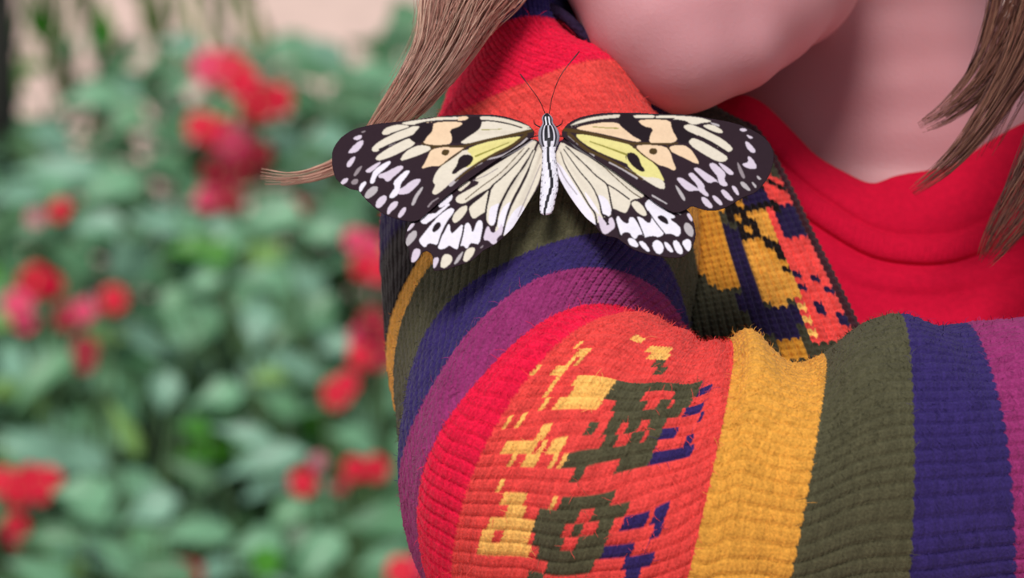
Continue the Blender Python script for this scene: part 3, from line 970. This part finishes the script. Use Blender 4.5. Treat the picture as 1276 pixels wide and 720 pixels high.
def wing(name, outline, items, lift, label):
    ol = chaikin(outline, 2)
    h = .62
    x0, y0 = ol.min(0) - 1; x1, y1 = ol.max(0) + 1
    xs = np.arange(x0, x1, h); ys = np.arange(y0, y1, h)
    X, Y = np.meshgrid(xs, ys)
    C = np.empty(X.shape + (3,)); C[:] = BASE
    for it in items:
        if it[0] == 'p':
            _, col, pts = it
            C[inside(chaikin(pts, 1), X, Y)] = col
        else:
            _, col, pts, w0, w1 = it
            n = len(pts)
            pc = catmull(pts, 5)
            for k in range(len(pc) - 1):
                w = 1.25 * (w0 + (w1 - w0) * k / (len(pc) - 1)) / KW / 2
                m = seg_dist(X, Y, pc[k], pc[k + 1]) < w
                C[m] = col
    for _ in range(2):
        Cp = np.pad(C, ((1, 1), (1, 1), (0, 0)), 'edge')
        C = (Cp[:-2, 1:-1] + Cp[2:, 1:-1] + Cp[1:-1, :-2] + Cp[1:-1, 2:] + 2 * Cp[1:-1, 1:-1]) / 6
    # the rim stays dark
    cx = (X[:-1, :-1] + h / 2); cy = (Y[:-1, :-1] + h / 2)
    keep = inside(ol, cx, cy)
    idx = np.arange(X.size).reshape(X.shape)
    q = np.stack([idx[:-1, :-1], idx[1:, :-1], idx[1:, 1:], idx[:-1, 1:]], -1)[keep]
    used = np.unique(q)
    rem = np.full(X.size, -1); rem[used] = np.arange(len(used))
    q = rem[q]
    d = wing_depth(X, Y, lift)
    # slight fluting between the veins, radiating from the root
    ang = np.arctan2(Y - 165, np.abs(X - 683) + 1)
    d = d + .00035 * np.sin(ang * 26) * np.clip(np.hypot(X - 683, Y - 165) / 80, 0, 1)
    V = P(X, Y, d).reshape(-1, 3)[used]
    o = np_mesh(name, V, q, M_WING, bf, C.reshape(-1, 3)[used])
    s = o.modifiers.new('t', 'SOLIDIFY'); s.thickness = .00018; s.offset = 0
    o['label'] = label
    return o
def p(col, pts):
    if col in (W, LV, GR, CR):
        a = np.array(pts); c = a.mean(0)
        k = 1 + .8 / max(2.0, math.sqrt(abs(np.dot(a[:, 0], np.roll(a[:, 1], 1)) - np.dot(a[:, 1], np.roll(a[:, 0], 1))) / 2))
        pts = (a - c) * k + c
    return ('p', col, pts)
l = lambda col, pts, w0, w1=None: ('l', col, pts, w0, w1 if w1 is not None else w0)

fwL = [(668,168),(662,158),(648,151),(630,145.5),(611,142.5),(592,143),(567,143.5),(542,145.6),(516,149.4),(497,152),(472,153.8),(454,157.6),(441,161),(429,168),(420,177),(414,188),(413.5,202),(415.5,213),(418,222),(426,230),(438,236),(447,237),(453.5,246),(466,258),(478,267),(495,273),(510,276),(522,275),(535,263),(552,248),(575,230),(600,212),(628,193),(650,180)]
itL = [
 p(PE,a2([(-10,120),(100,92),(200,88),(240,98),(280,95),(400,78),(440,95),(380,126),(240,126),(100,132),(-10,150)])),
 p(CR,a1([(720,148),(850,122),(1000,106),(1150,92),(1276,88),(1276,112),(1100,122),(960,134),(860,164),(790,165)])),
 p(CR,a1([(525,255),(560,200),(640,172),(710,165),(800,178),(760,200),(680,225),(580,265)])),
 p(CR,a1([(425,405),(475,350),(560,298),(700,228),(800,195),(840,180),(910,188),(905,225),(820,268),(700,312),(600,362),(520,408),(460,435)])),
 p(CR,a1([(462,490),(560,418),(660,362),(740,322),(800,302),(855,340),(825,378),(740,422),(640,472),(560,502),(490,520)])),
 p(PE,a2([(80,145),(240,132),(380,142),(345,185),(235,215),(268,285),(255,352),(180,366),(60,366),(-10,352),(-20,325),(20,280),(65,240),(78,190)])),
 p(CR,a1([(705,525),(755,440),(850,382),(940,368),(1020,395),(985,425),(900,462),(800,498)])),
 p(PE,a2([(-45,605),(-5,545),(28,475),(50,425),(100,398),(250,380),(390,388),(360,412),(240,492),(150,575),(100,575),(40,578)])),
 p(CR,a2([(80,712),(105,645),(150,588),(250,500),(400,405),(490,450),(545,535),(430,602),(330,670),(230,760),(150,830),(100,858),(66,836),(108,760),(82,738)])),
 p(YE,a2([(400,412),(560,348),(780,302),(985,275),(940,325),(825,400),(680,462),(545,532),(460,572),(400,600),(430,520),(470,470)])),
 p(CR,a2([(345,342),(430,280),(500,240),(560,190),(545,138),(650,132),(800,158),(960,193),(1065,205),(1000,232),(800,270),(600,312),(420,352)])),
 p(CR,a2([(555,80),(680,86),(800,106),(940,148),(1045,190),(960,192),(800,145),(660,122),(555,118)])),
 l(GR,a4([(250,205),(400,70),(560,-20)]),26,14), l(GR,a2([(560,520),(760,470),(920,380),(1010,300)]),12,14),
 p(DI,a1([(305,238),(370,220),(350,245)])), p(LV,a1([(238,295),(320,262),(322,300),(270,318)])), p(LV,a1([(192,442),(230,388),(300,328),(342,322),(330,372),(280,432),(220,445)])),
 p(LV,a1([(172,575),(200,515),(262,475),(250,525),(210,585)])), p(DI,a3([(240,115),(270,50),(335,5),(315,55),(270,115)])),
 p(LV,a3([(115,192),(140,148),(188,138),(182,172),(140,198)])), p(DI,a3([(212,180),(250,142),(294,148),(282,192),(240,204)])), p(W,a3([(302,265),(308,208),(350,172),(374,184),(342,232),(320,268)])),
 p(GR,a3([(355,322),(375,270),(430,222),(484,222),(478,272),(430,314),(385,340)])), p(LV,a3([(466,412),(478,358),(530,312),(574,318),(563,372),(510,428),(480,428)])),
 p(LV,a3([(576,482),(590,428),(630,378),(684,368),(674,418),(620,464),(595,494)])), p(LV,a3([(686,518),(700,478),(740,428),(768,433),(752,482),(710,528)])),
 p(LV,a3([(366,62),(400,36),(470,-8),(515,-22),(482,22),(420,74),(380,78)])),
 p(W,a3([(406,182),(430,108),(450,58),(530,0),(600,-32),(610,-10),(562,42),(500,88),(470,120),(452,182)])),
 p(LV,a3([(495,100),(560,82),(640,40),(700,14),(742,26),(702,72),(640,122),(602,164),(570,168),(548,132),(500,134)])),
 p(W,a3([(596,325),(628,270),(660,230),(638,180),(700,118),(760,66),(804,70),(762,132),(712,190),(706,238),(690,290),(640,332)])),
 p(LV,a3([(690,288),(712,240),(745,226),(800,178),(860,148),(914,150),(882,202),(832,252),(780,292),(700,294)])),
 p(GR,a3([(818,404),(848,320),(900,248),(934,225),(922,262),(882,322),(852,394)])), l(DI,a3([(985,420),(1030,370),(1085,335)]),14,8),
 # spots and veins
 p(BK,a2([(235,215),(345,180),(380,140),(440,88),(540,86),(560,130),(556,185),(500,238),(430,282),(345,345),(270,352),(268,285)])),
 p(BK,a1([(905,185),(900,150),(1000,145),(1035,190),(1020,240),(970,288),(945,340),(850,345),(800,302),(830,265)])),
 p(BR,a2([(160,440),(180,408),(235,412),(240,440),(215,472),(165,465)])),
 p(BK,a2([(330,490),(400,452),(478,478),(474,525),(430,575),(360,604),(290,660),(255,645),(320,560)])),
 l(BR,a2([(1055,222),(800,280),(600,322),(420,366),(360,380),(60,374),(-30,350)]),26,12), l(BR,a2([(400,388),(300,470),(150,575)]),12,10),
 l(BR,a2([(1000,262),(860,372),(700,452),(540,540),(400,635),(300,718)]),26,16), l(OL,a2([(500,478),(640,420),(830,340)]),16,6),
 l(BK,a2([(555,122),(660,126),(800,148),(960,194)]),10,12), l(OL,a2([(560,212),(660,212),(760,208)]),8,4), l(BK,a1([(860,162),(960,138),(1100,125),(1276,118)]),9,9),
 l(DI,a1([(600,375),(700,320),(760,308)]),10,6), l(BK,a1([(610,255),(700,225),(800,190)]),9,8), l(BK,a1([(500,410),(640,345),(760,300)]),12,10), l(BR,a1([(1010,395),(1060,385),(990,430)]),10,8),
]
hwL = [(674,172),(680,200),(675,226),(671,234),(661.7,247.6),(652.9,261.4),(642.9,277.7),(640,283),(627,296),(615,306),(603,311),(594,320),(584,327),(566,332),(556,336),(545,337),(539,337),(540,328),(539,317),(532.6,312.4),(526,314),(521,324),(513,329),(510,322),(511,312),(506,305),(504,296),(508,285),(514,276),(520,268),(530,255),(560,235),(600,205),(640,175)]
itHL = [
 p(W,a5([(268,152),(320,92),(385,96),(460,60),(540,-10),(562,10),(450,102),(350,182),(300,192)])), p(W,a4([(130,398),(200,338),(262,292),(268,340),(222,392),(150,432)])),
 p(CR,a4([(326,242),(370,192),(430,165),(448,185),(402,226),(350,268)])),
 p(CR,a2([(306,912),(318,872),(420,816),(560,738),(470,712),(640,600),(800,500),(960,400),(1060,320),(1110,350),(1000,472),(900,562),(760,702),(660,782),(560,832),(450,902),(390,944),(335,938)])),
 p(CR,a4([(436,430),(480,388),(560,328),(642,248),(625,330),(605,462),(540,502),(480,545),(448,490)])),
 p(CR,a4([(612,560),(608,470),(638,350),(665,222),(800,88),(900,-32),(1020,-160),(1090,-200),(1070,-130),(985,-18),(880,152),(800,262),(742,382),(712,482),(692,592),(650,604)])),
 p(CR,a4([(700,642),(720,560),(758,400),(830,258),(900,148),(980,18),(1060,-130),(1100,-130),(1045,0),(972,152),(902,302),(852,382),(822,482),(792,582),(752,664),(700,718)])),
 p(CR,a4([(768,712),(800,600),(830,500),(868,400),(938,268),(1000,148),(1040,48),(1080,-100),(1140,-220),(1165,-100),(1150,100),(1104,232),(1034,352),(964,482),(884,604),(830,674)])),
 p(W,a4([(628,560),(640,430),(700,400),(735,390),(710,482),(690,592),(650,604)])), p(W,a4([(716,600),(760,440),(830,380),(850,385),(822,482),(792,582),(752,660)])), p(W,a4([(772,705),(810,590),(870,470),(960,400),(985,440),(964,482),(884,604),(830,674)])),
 p(CR,a4([(266,552),(288,490),(350,428),(414,408),(412,462),(362,532),(300,584)])),
 p(W,a5([(256,352),(300,298),(380,198),(460,108),(560,38),(604,50),(592,92),(542,152),(502,222),(462,312),(440,402),(400,386),(350,380),(322,424),(288,402)])),
 p(W,a5([(446,432),(468,350),(520,258),(560,176),(572,300),(622,260),(692,188),(682,282),(652,382),(640,444),(600,432),(560,400),(520,432),(480,442)])),
 p(W,a5([(666,412),(690,320),(700,228),(740,176),(772,210),(782,282),(802,258),(832,168),(872,158),(888,202),(872,302),(850,394),(800,382),(765,378),(735,442),(700,402)])),
 p(LV,a5([(896,352),(925,235),(950,212),(978,290),(1040,260),(1080,180),(1088,282),(1022,342),(1034,372),(990,398),(950,352)])),
 p(LV,a5([(138,252),(170,198),(212,182),(202,217),(150,264)])), p(GR,a5([(126,402),(138,320),(200,262),(232,268),(234,312),(192,372),(140,414)])), p(LV,a5([(176,564),(200,456),(240,436),(274,460),(254,522),(210,574)])),
 p(LV,a5([(396,612),(400,538),(454,526),(444,582),(410,634)])), p(CR,a5([(470,604),(490,518),(530,488),(584,518),(579,572),(520,628),(480,624)])), p(GR,a5([(606,584),(640,518),(692,466),(684,502),(652,562),(620,588)])),
 p(CR,a5([(696,542),(720,458),(770,428),(814,438),(792,502),(740,562),(706,564)])), p(DI,a5([(856,434),(900,396),(886,432)])),
 p(BK,a5([(385,258),(405,205),(440,172),(472,180),(476,215),(440,258),(400,280)])), p(BK,a4([(60,470),(45,435),(110,400),(140,430),(120,480),(80,490)])),
 l(BK,a5([(440,420),(490,290),(560,165),(600,90)]),10,8), l(BK,a5([(655,430),(690,300),(705,200)]),12,12), l(BK,a5([(880,330),(905,200),(920,60)]),16,14),
 l(BK,a4([(1070,-140),(980,20),(870,162),(780,322),(732,432),(702,610)]),10,18), l(BK,a4([(1100,-150),(1040,10),(960,182),(880,332),(820,482),(765,712)]),9,16),
 l(BK,a4([(1030,-160),(900,-5),(760,130),(650,232),(622,350),(602,470),(592,600),(570,718)]),10,18), l(BK,a4([(650,232),(520,332),(425,405)]),12,14),
 l(BR,a4([(980,-160),(760,70),(560,220),(400,348)]),7,8), l(DI,a4([(1145,0),(1060,200),(980,380),(920,520)]),7,7), l(DI,a4([(480,160),(600,110),(720,40)]),7,6), l(BK,a5([(345,185),(450,110),(550,20)]),7,7),
 l(GR,a2([(760,490),(900,420),(1060,320)]),10,12),
]
fwR = [(698,168),(705,156),(717.6,148),(732.7,143.8),(750,141.2),(772.8,140.4),(792.9,140.6),(818,142.3),(845,142.3),(864,144),(880,147),(897.7,150),(917,154),(933,160),(948,168),(958,177),(963.5,188),(964,200),(961.5,210),(959,218),(950.4,231),(940.4,241),(926.6,245),(913,254),(900,260.5),(888,263),(874,261),(862,256),(856,261),(842,266),(832,261.5),(820,255),(805,243),(785,228),(765,213),(745,200),(725,186),(708,175)]
itR = [
 p(CR,b1([(240,178),(330,125),(460,92),(600,72),(745,62),(735,96),(560,112),(420,132),(280,182)])),
 p(PE,b1([(325,186),(450,158),(600,138),(725,148),(745,180),(820,240),(885,292),(965,322),(905,338),(800,312),(640,272),(480,237),(300,207)])),
 p(CR,b1([(868,68),(1060,68),(1085,84),(1045,102),(900,102)])), p(CR,b2([(-12,72),(200,76),(400,92),(500,118),(525,136),(440,142),(350,166),(280,132),(200,110),(-12,108)])),
 p(PE,b1([(905,118),(1060,112),(1240,118),(1248,200),(1290,250),(1308,300),(1290,332),(1215,352),(1100,354),(1028,342),(1035,272),(1075,200),(970,180)])),
 p(YE,b1([(280,258),(400,263),(560,298),(740,338),(850,368),(885,420),(800,442),(790,502),(830,562),(760,532),(620,477),(500,422),(380,352)])),
 p(YE,b1([(800,405),(880,388),(1000,490),(1100,570),(1140,640),(1170,700),(1178,730),(1100,700),(980,690),(880,640),(800,560)])), p(CR,b1([(860,630),(980,690),(1100,690),(1170,725),(1182,800),(1120,794),(1000,722)])),
 p(PE,b1([(875,376),(1000,363),(1190,378),(1240,440),(1260,520),(1298,602),(1270,622),(1200,582),(1110,562),(1000,482)])),
 l(GR,b1([(640,535),(760,600),(905,692)]),22,18), l(GR,b1([(700,545),(840,620),(965,712)]),8,8), l(GR,b1([(230,270),(330,360),(480,470)]),16,10),
 p(PE,b2([(106,390),(160,368),(262,368),(322,408),(362,460),(414,552),(360,547),(280,502),(200,467),(130,432)])),
 p(CR,b2([(306,322),(350,298),(430,328),(520,378),(620,438),(694,490),(652,532),(580,524),(500,482),(400,422),(328,372)])),
 p(CR,b2([(246,182),(300,158),(400,188),(520,248),(640,308),(734,390),(724,422),(670,434),(600,392),(500,322),(400,272),(288,222)])),
 p(CR,b2([(436,172),(540,163),(620,208),(644,240),(600,247),(520,217)])), p(GR,b2([(525,142),(605,163),(605,182),(540,162)])),
 p(LV,b2([(806,210),(850,198),(884,220),(840,232)])), p(LV,b2([(876,262),(944,290),(910,304)])), p(LV,b2([(866,330),(910,348),(974,430),(930,444),(880,392)])),
 p(LV,b2([(836,550),(900,540),(888,476),(932,498),(984,590),(930,604),(860,582)])), p(DI,b2([(780,520),(820,580),(870,690),(840,702),(800,622)])), p(DI,b2([(976,660),(1022,690),(990,712)])),
 p(LV,b4([(506,0),(560,-12),(630,50),(672,95),(652,150),(694,200),(660,217),(600,187),(595,120),(540,60)])), p(LV,b4([(356,42),(400,33),(480,88),(560,138),(600,185),(560,162),(510,188),(460,152),(380,72)])),
 p(LV,b4([(600,-14),(640,-2),(744,70),(742,102),(700,97),(650,52)])),
 p(LV,b4([(300,102),(340,82),(400,138),(462,210),(452,240),(504,302),(480,318),(430,282),(400,252),(390,205),(340,152)])), p(LV,b4([(186,142),(230,132),(300,178),(370,225),(420,260),(360,258),(300,268),(230,203)])),
 p(GR,b4([(168,212),(200,228),(262,318),(264,362),(230,332)])),
 p(LV,b4([(426,332),(470,328),(544,410),(522,438),(460,403)])), p(LV,b4([(536,316),(580,318),(639,385),(622,408),(570,368)])), p(LV,b4([(626,262),(660,252),(744,342),(732,362),(680,343),(638,292)])), p(LV,b4([(731,215),(770,223),(804,290),(790,308),(750,262)])),
 p(GR,b4([(816,177),(860,178),(924,262),(880,253),(830,212)])), p(GR,b4([(931,172),(975,208),(968,233),(940,202)])), p(GR,b4([(976,112),(1024,140),(1000,153)])),
 l(GR,b3([(1060,310),(1200,390)]),14,8),
 p(BK,b1([(735,60),(790,52),(860,60),(905,130),(965,182),(1075,200),(1035,272),(1025,335),(960,332),(900,292),(800,212),(715,150)])),
 p(BK,b2([(130,140),(170,108),(300,130),(300,160),(245,178),(285,225),(400,275),(330,300),(290,352),(200,345),(190,300),(140,220)])),
 p(BR,b1([(1022,430),(1045,395),(1100,400),(1112,435),(1085,465),(1040,455)])),
 p(BK,b1([(795,450),(860,435),(925,480),(945,560),(992,620),(960,638),(880,592),(820,522)])),
 l(BR,b1([(180,210),(400,245),(560,280),(740,325),(860,352),(1000,352),(1220,356),(1310,345)]),30,12), l(BR,b1([(860,362),(960,460),(1110,562)]),12,10), l(BR,b1([(1200,360),(1250,440)]),8,10),
 l(BR,b1([(230,255),(400,405),(560,480),(700,552),(860,642),(960,705)]),28,16), l(OL,b1([(440,330),(640,400),(800,460)]),8,18), l(BK,b1([(240,182),(420,135),(560,112),(735,98)]),10,9), l(OL,b1([(470,185),(600,195),(720,200)]),7,9),
 l(BK,b1([(900,102),(1060,104),(1276,104)]),8,8), l(BK,b2([(410,185),(520,235),(600,250)]),9,9), l(BK,b2([(400,275),(540,345),(690,440)]),12,14),
]
hwR = [(697,178),(690,200),(694,217.5),(699,227.6),(707.6,241.4),(720,259),(730,271.5),(742,281),(744,284),(749,291),(757,294.5),(768,295.5),(777.7,303),(790,311.5),(807.8,317),(822.8,319.5),(845.4,322),(858,316),(866,301),(867,287.6),(863,271),(857,262),(840,248),(800,215),(750,185),(710,165)]
itHR = [
 p(CR,b3([(85,-180),(160,-220),(240,-170),(420,-80),(560,-10),(700,50),(965,258),(976,312),(942,334),(842,350),(835,402),(802,475),(770,480),(670,434),(652,442),(642,515),(580,515),(500,600),(400,530),(320,430),(220,280),(130,120),(98,0)])),
 p(W,b3([(98,0),(130,-20),(250,150),(360,330),(450,460),(490,570),(500,602),(400,532),(320,432),(220,282),(130,122)])), p(W,b3([(380,260),(440,330),(500,420),(540,500),(500,470),(440,400)])), p(W,b3([(510,300),(600,330),(650,440),(640,512),(580,512),(545,420)])),
 p(LV,b5([(196,232),(230,238),(296,320),(308,258),(342,246),(374,342),(320,384),(280,414),(236,392)])),
 p(CR,b3([(851,382),(900,362),(962,410),(1004,492),(980,514),(920,484),(868,422)])),
 p(W,b5([(666,122),(700,78),(742,62),(802,98),(862,178),(955,228),(965,252),(905,262),(1004,328),(1024,392),(990,440),(940,410),(900,402),(865,412),(800,342),(738,252),(698,182)])),
 p(W,b5([(586,250),(622,242),(715,322),(735,250),(762,258),(832,370),(855,410),(800,444),(760,427),(700,434),(658,448),(638,402)])),
 p(W,b5([(381,282),(400,226),(440,288),(505,320),(510,248),(552,248),(592,310),(644,422),(600,412),(572,464),(540,444),(510,390),(450,395),(432,430),(398,362)])),
 p(W,b5([(496,460),(552,456),(604,522),(582,544),(518,522)])), p(W,b5([(606,490),(652,486),(716,572),(692,590),(628,532)])), p(W,b5([(736,512),(780,471),(834,500),(854,560),(822,614),(768,592)])), p(W,b5([(856,490),(902,508),(950,582),(922,594),(878,552)])),
 p(W,b5([(941,490),(990,476),(1044,572),(1032,614),(978,592)])), p(W,b5([(1031,490),(1100,461),(1129,502),(1112,584),(1078,572)])), p(GR,b5([(1051,332),(1085,296),(1144,350),(1144,434),(1110,434),(1068,392)])), p(LV,b5([(1081,220),(1110,206),(1144,272),(1120,284)])),
 p(BK,b5([(788,235),(840,222),(895,270),(902,322),(850,302),(798,265)])),
 l(BK,b3([(150,-120),(190,0),(250,110),(340,255),(430,405),(490,490),(508,600)]),8,16), l(BK,b3([(180,-150),(330,60),(440,190),(500,290),(540,400),(562,500),(622,592)]),8,16),
 l(BK,b3([(200,-180),(400,10),(500,110),(602,192),(630,282),(652,402),(700,580),(740,718)]),9,16), l(BK,b3([(602,192),(700,250),(830,345)]),10,12), l(BR,b3([(400,-100),(560,10),(700,140),(850,270),(950,335)]),6,9),
 l(DI,b3([(118,0),(200,150),(310,300)]),7,7), l(BK,b5([(585,250),(620,340),(660,440)]),10,10), l(BK,b5([(700,185),(770,290),(865,410)]),9,9), l(BK,b5([(290,320),(300,250),(250,220)]),12,16),
 l(GR,b1([(200,290),(320,400),(480,500),(640,600)]),14,9), l(GR,b5([(800,60),(890,130),(1020,220)]),14,6),
]
wing('hindwing', hwL, itHL, 0.0, 'left hindwing, white with black veins and a spotted rim')
wing('hindwing', hwR, itHR, 0.0, 'right hindwing, white with black veins and a spotted rim')
wing('forewing', fwL, itL, .0012, 'left forewing, cream and yellow with black tip and blotches')
wing('forewing', fwR, itR, .0012, 'right forewing, cream and yellow with black tip and blotches')

def bug_body():
    # y, centre x, half width, depth radius (px)
    prof = [(141,681.5,1.5),(144,681.5,5),(148,682,7),(152,682.5,6.5),(155,683,7.5),(162,683.5,12),(170,684,13.5),(178,684,12),(184,684,9),(192,684,8.5),(205,684.5,9.5),(220,684.8,10.5),(235,684.5,11),(248,682.5,10),(258,681.5,9),(265,680.5,7.5),(268,680,3)]
    c = catmull([(a, b, w) for a, b, w in prof], 8)
    ns = 48
    V = []; C = []
    wh = np.array(lin((226, 222, 234))); bk = np.array(lin((20, 18, 28))); gy = np.array(lin((150, 146, 160)))
    rs = np.random.RandomState(9)
    for (y, x, w) in c:
        d0 = float(wing_depth(np.array(683.0), np.array(y), .001)) - .0012 + .0
        for k in range(ns):
            th = 2 * math.pi * k / ns
            cx, cz = math.cos(th), math.sin(th)
            px = x + cx * w
            dd = d0 - cz * w * .00020
            V.append(P(px, y, dd))
            u = cx
            if cz < -.2: col = wh * .8
            elif y < 156: # head
                col = bk if abs(u) < .75 else gy
                if abs(abs(u) - .35) < .12 and y > 145: col = wh
            elif y < 183:
                col = gy
                if abs(u) < .16: col = bk if not (y < 172) else (wh * .9 if abs(u) < .07 else bk)
                elif .16 <= abs(u) < .42: col = bk if y < 176 else wh
                elif .42 <= abs(u) < .60: col = wh
                elif .60 <= abs(u) < .74: col = bk * 2
            else:
                off = -.10 + (0.35 if y > 200 else 0) * min(1, (y - 200) / 25.0) - max(0, (y - 230) / 30.0) * .45
                col = wh
                if abs(u - off) < .20: col = bk
                elif abs(u) > .82 and (int(y / 2.5) % 3 == 0): col = gy * .5
                elif abs(u) > .45 and rs.rand() < .04: col = gy
            C.append(col)
    n = len(c)
    F = [(i * ns + k, i * ns + (k + 1) % ns, (i + 1) * ns + (k + 1) % ns, (i + 1) * ns + k) for i in range(n - 1) for k in range(ns)]
    F.append(tuple(range(ns))); F.append(tuple((n - 1) * ns + k for k in range(ns))[::-1])
    o = np_mesh('body', V, F, M_BUG, bf, np.array(C))
    # antennae
    for pts in ([(680,143,1.160),(672,125,1.156),(660,108,1.155),(648,92,1.158)], [(684,143,1.160),(689,118,1.156),(700,92,1.155),(722,64,1.158)]):
        c = catmull(pts, 6)
        w = P(c[:, 0], c[:, 1], c[:, 2])
        V, F = tube(w, [.00011] * (len(w) - 4) + [.00013, .00016, .00018, .00012], 6)
        np_mesh('antenna', V, F, M_BLACK, bf)
    for s, y0, y1, dx in ((-1, 160, 150, 16), (1, 160, 150, 16), (-1, 168, 172, 18), (1, 168, 172, 18), (-1, 175, 196, 16), (1, 175, 196, 16)):
        c = catmull([(683 + s * 6, y0, 1.160), (683 + s * dx, (y0 + y1) / 2, 1.1605), (683 + s * (dx + 2), y1, 1.176)], 5)
        w = P(c[:, 0], c[:, 1], c[:, 2])
        V, F = tube(w, .00018, 6)
        np_mesh('leg', V, F, M_BLACK, bf)
bug_body()
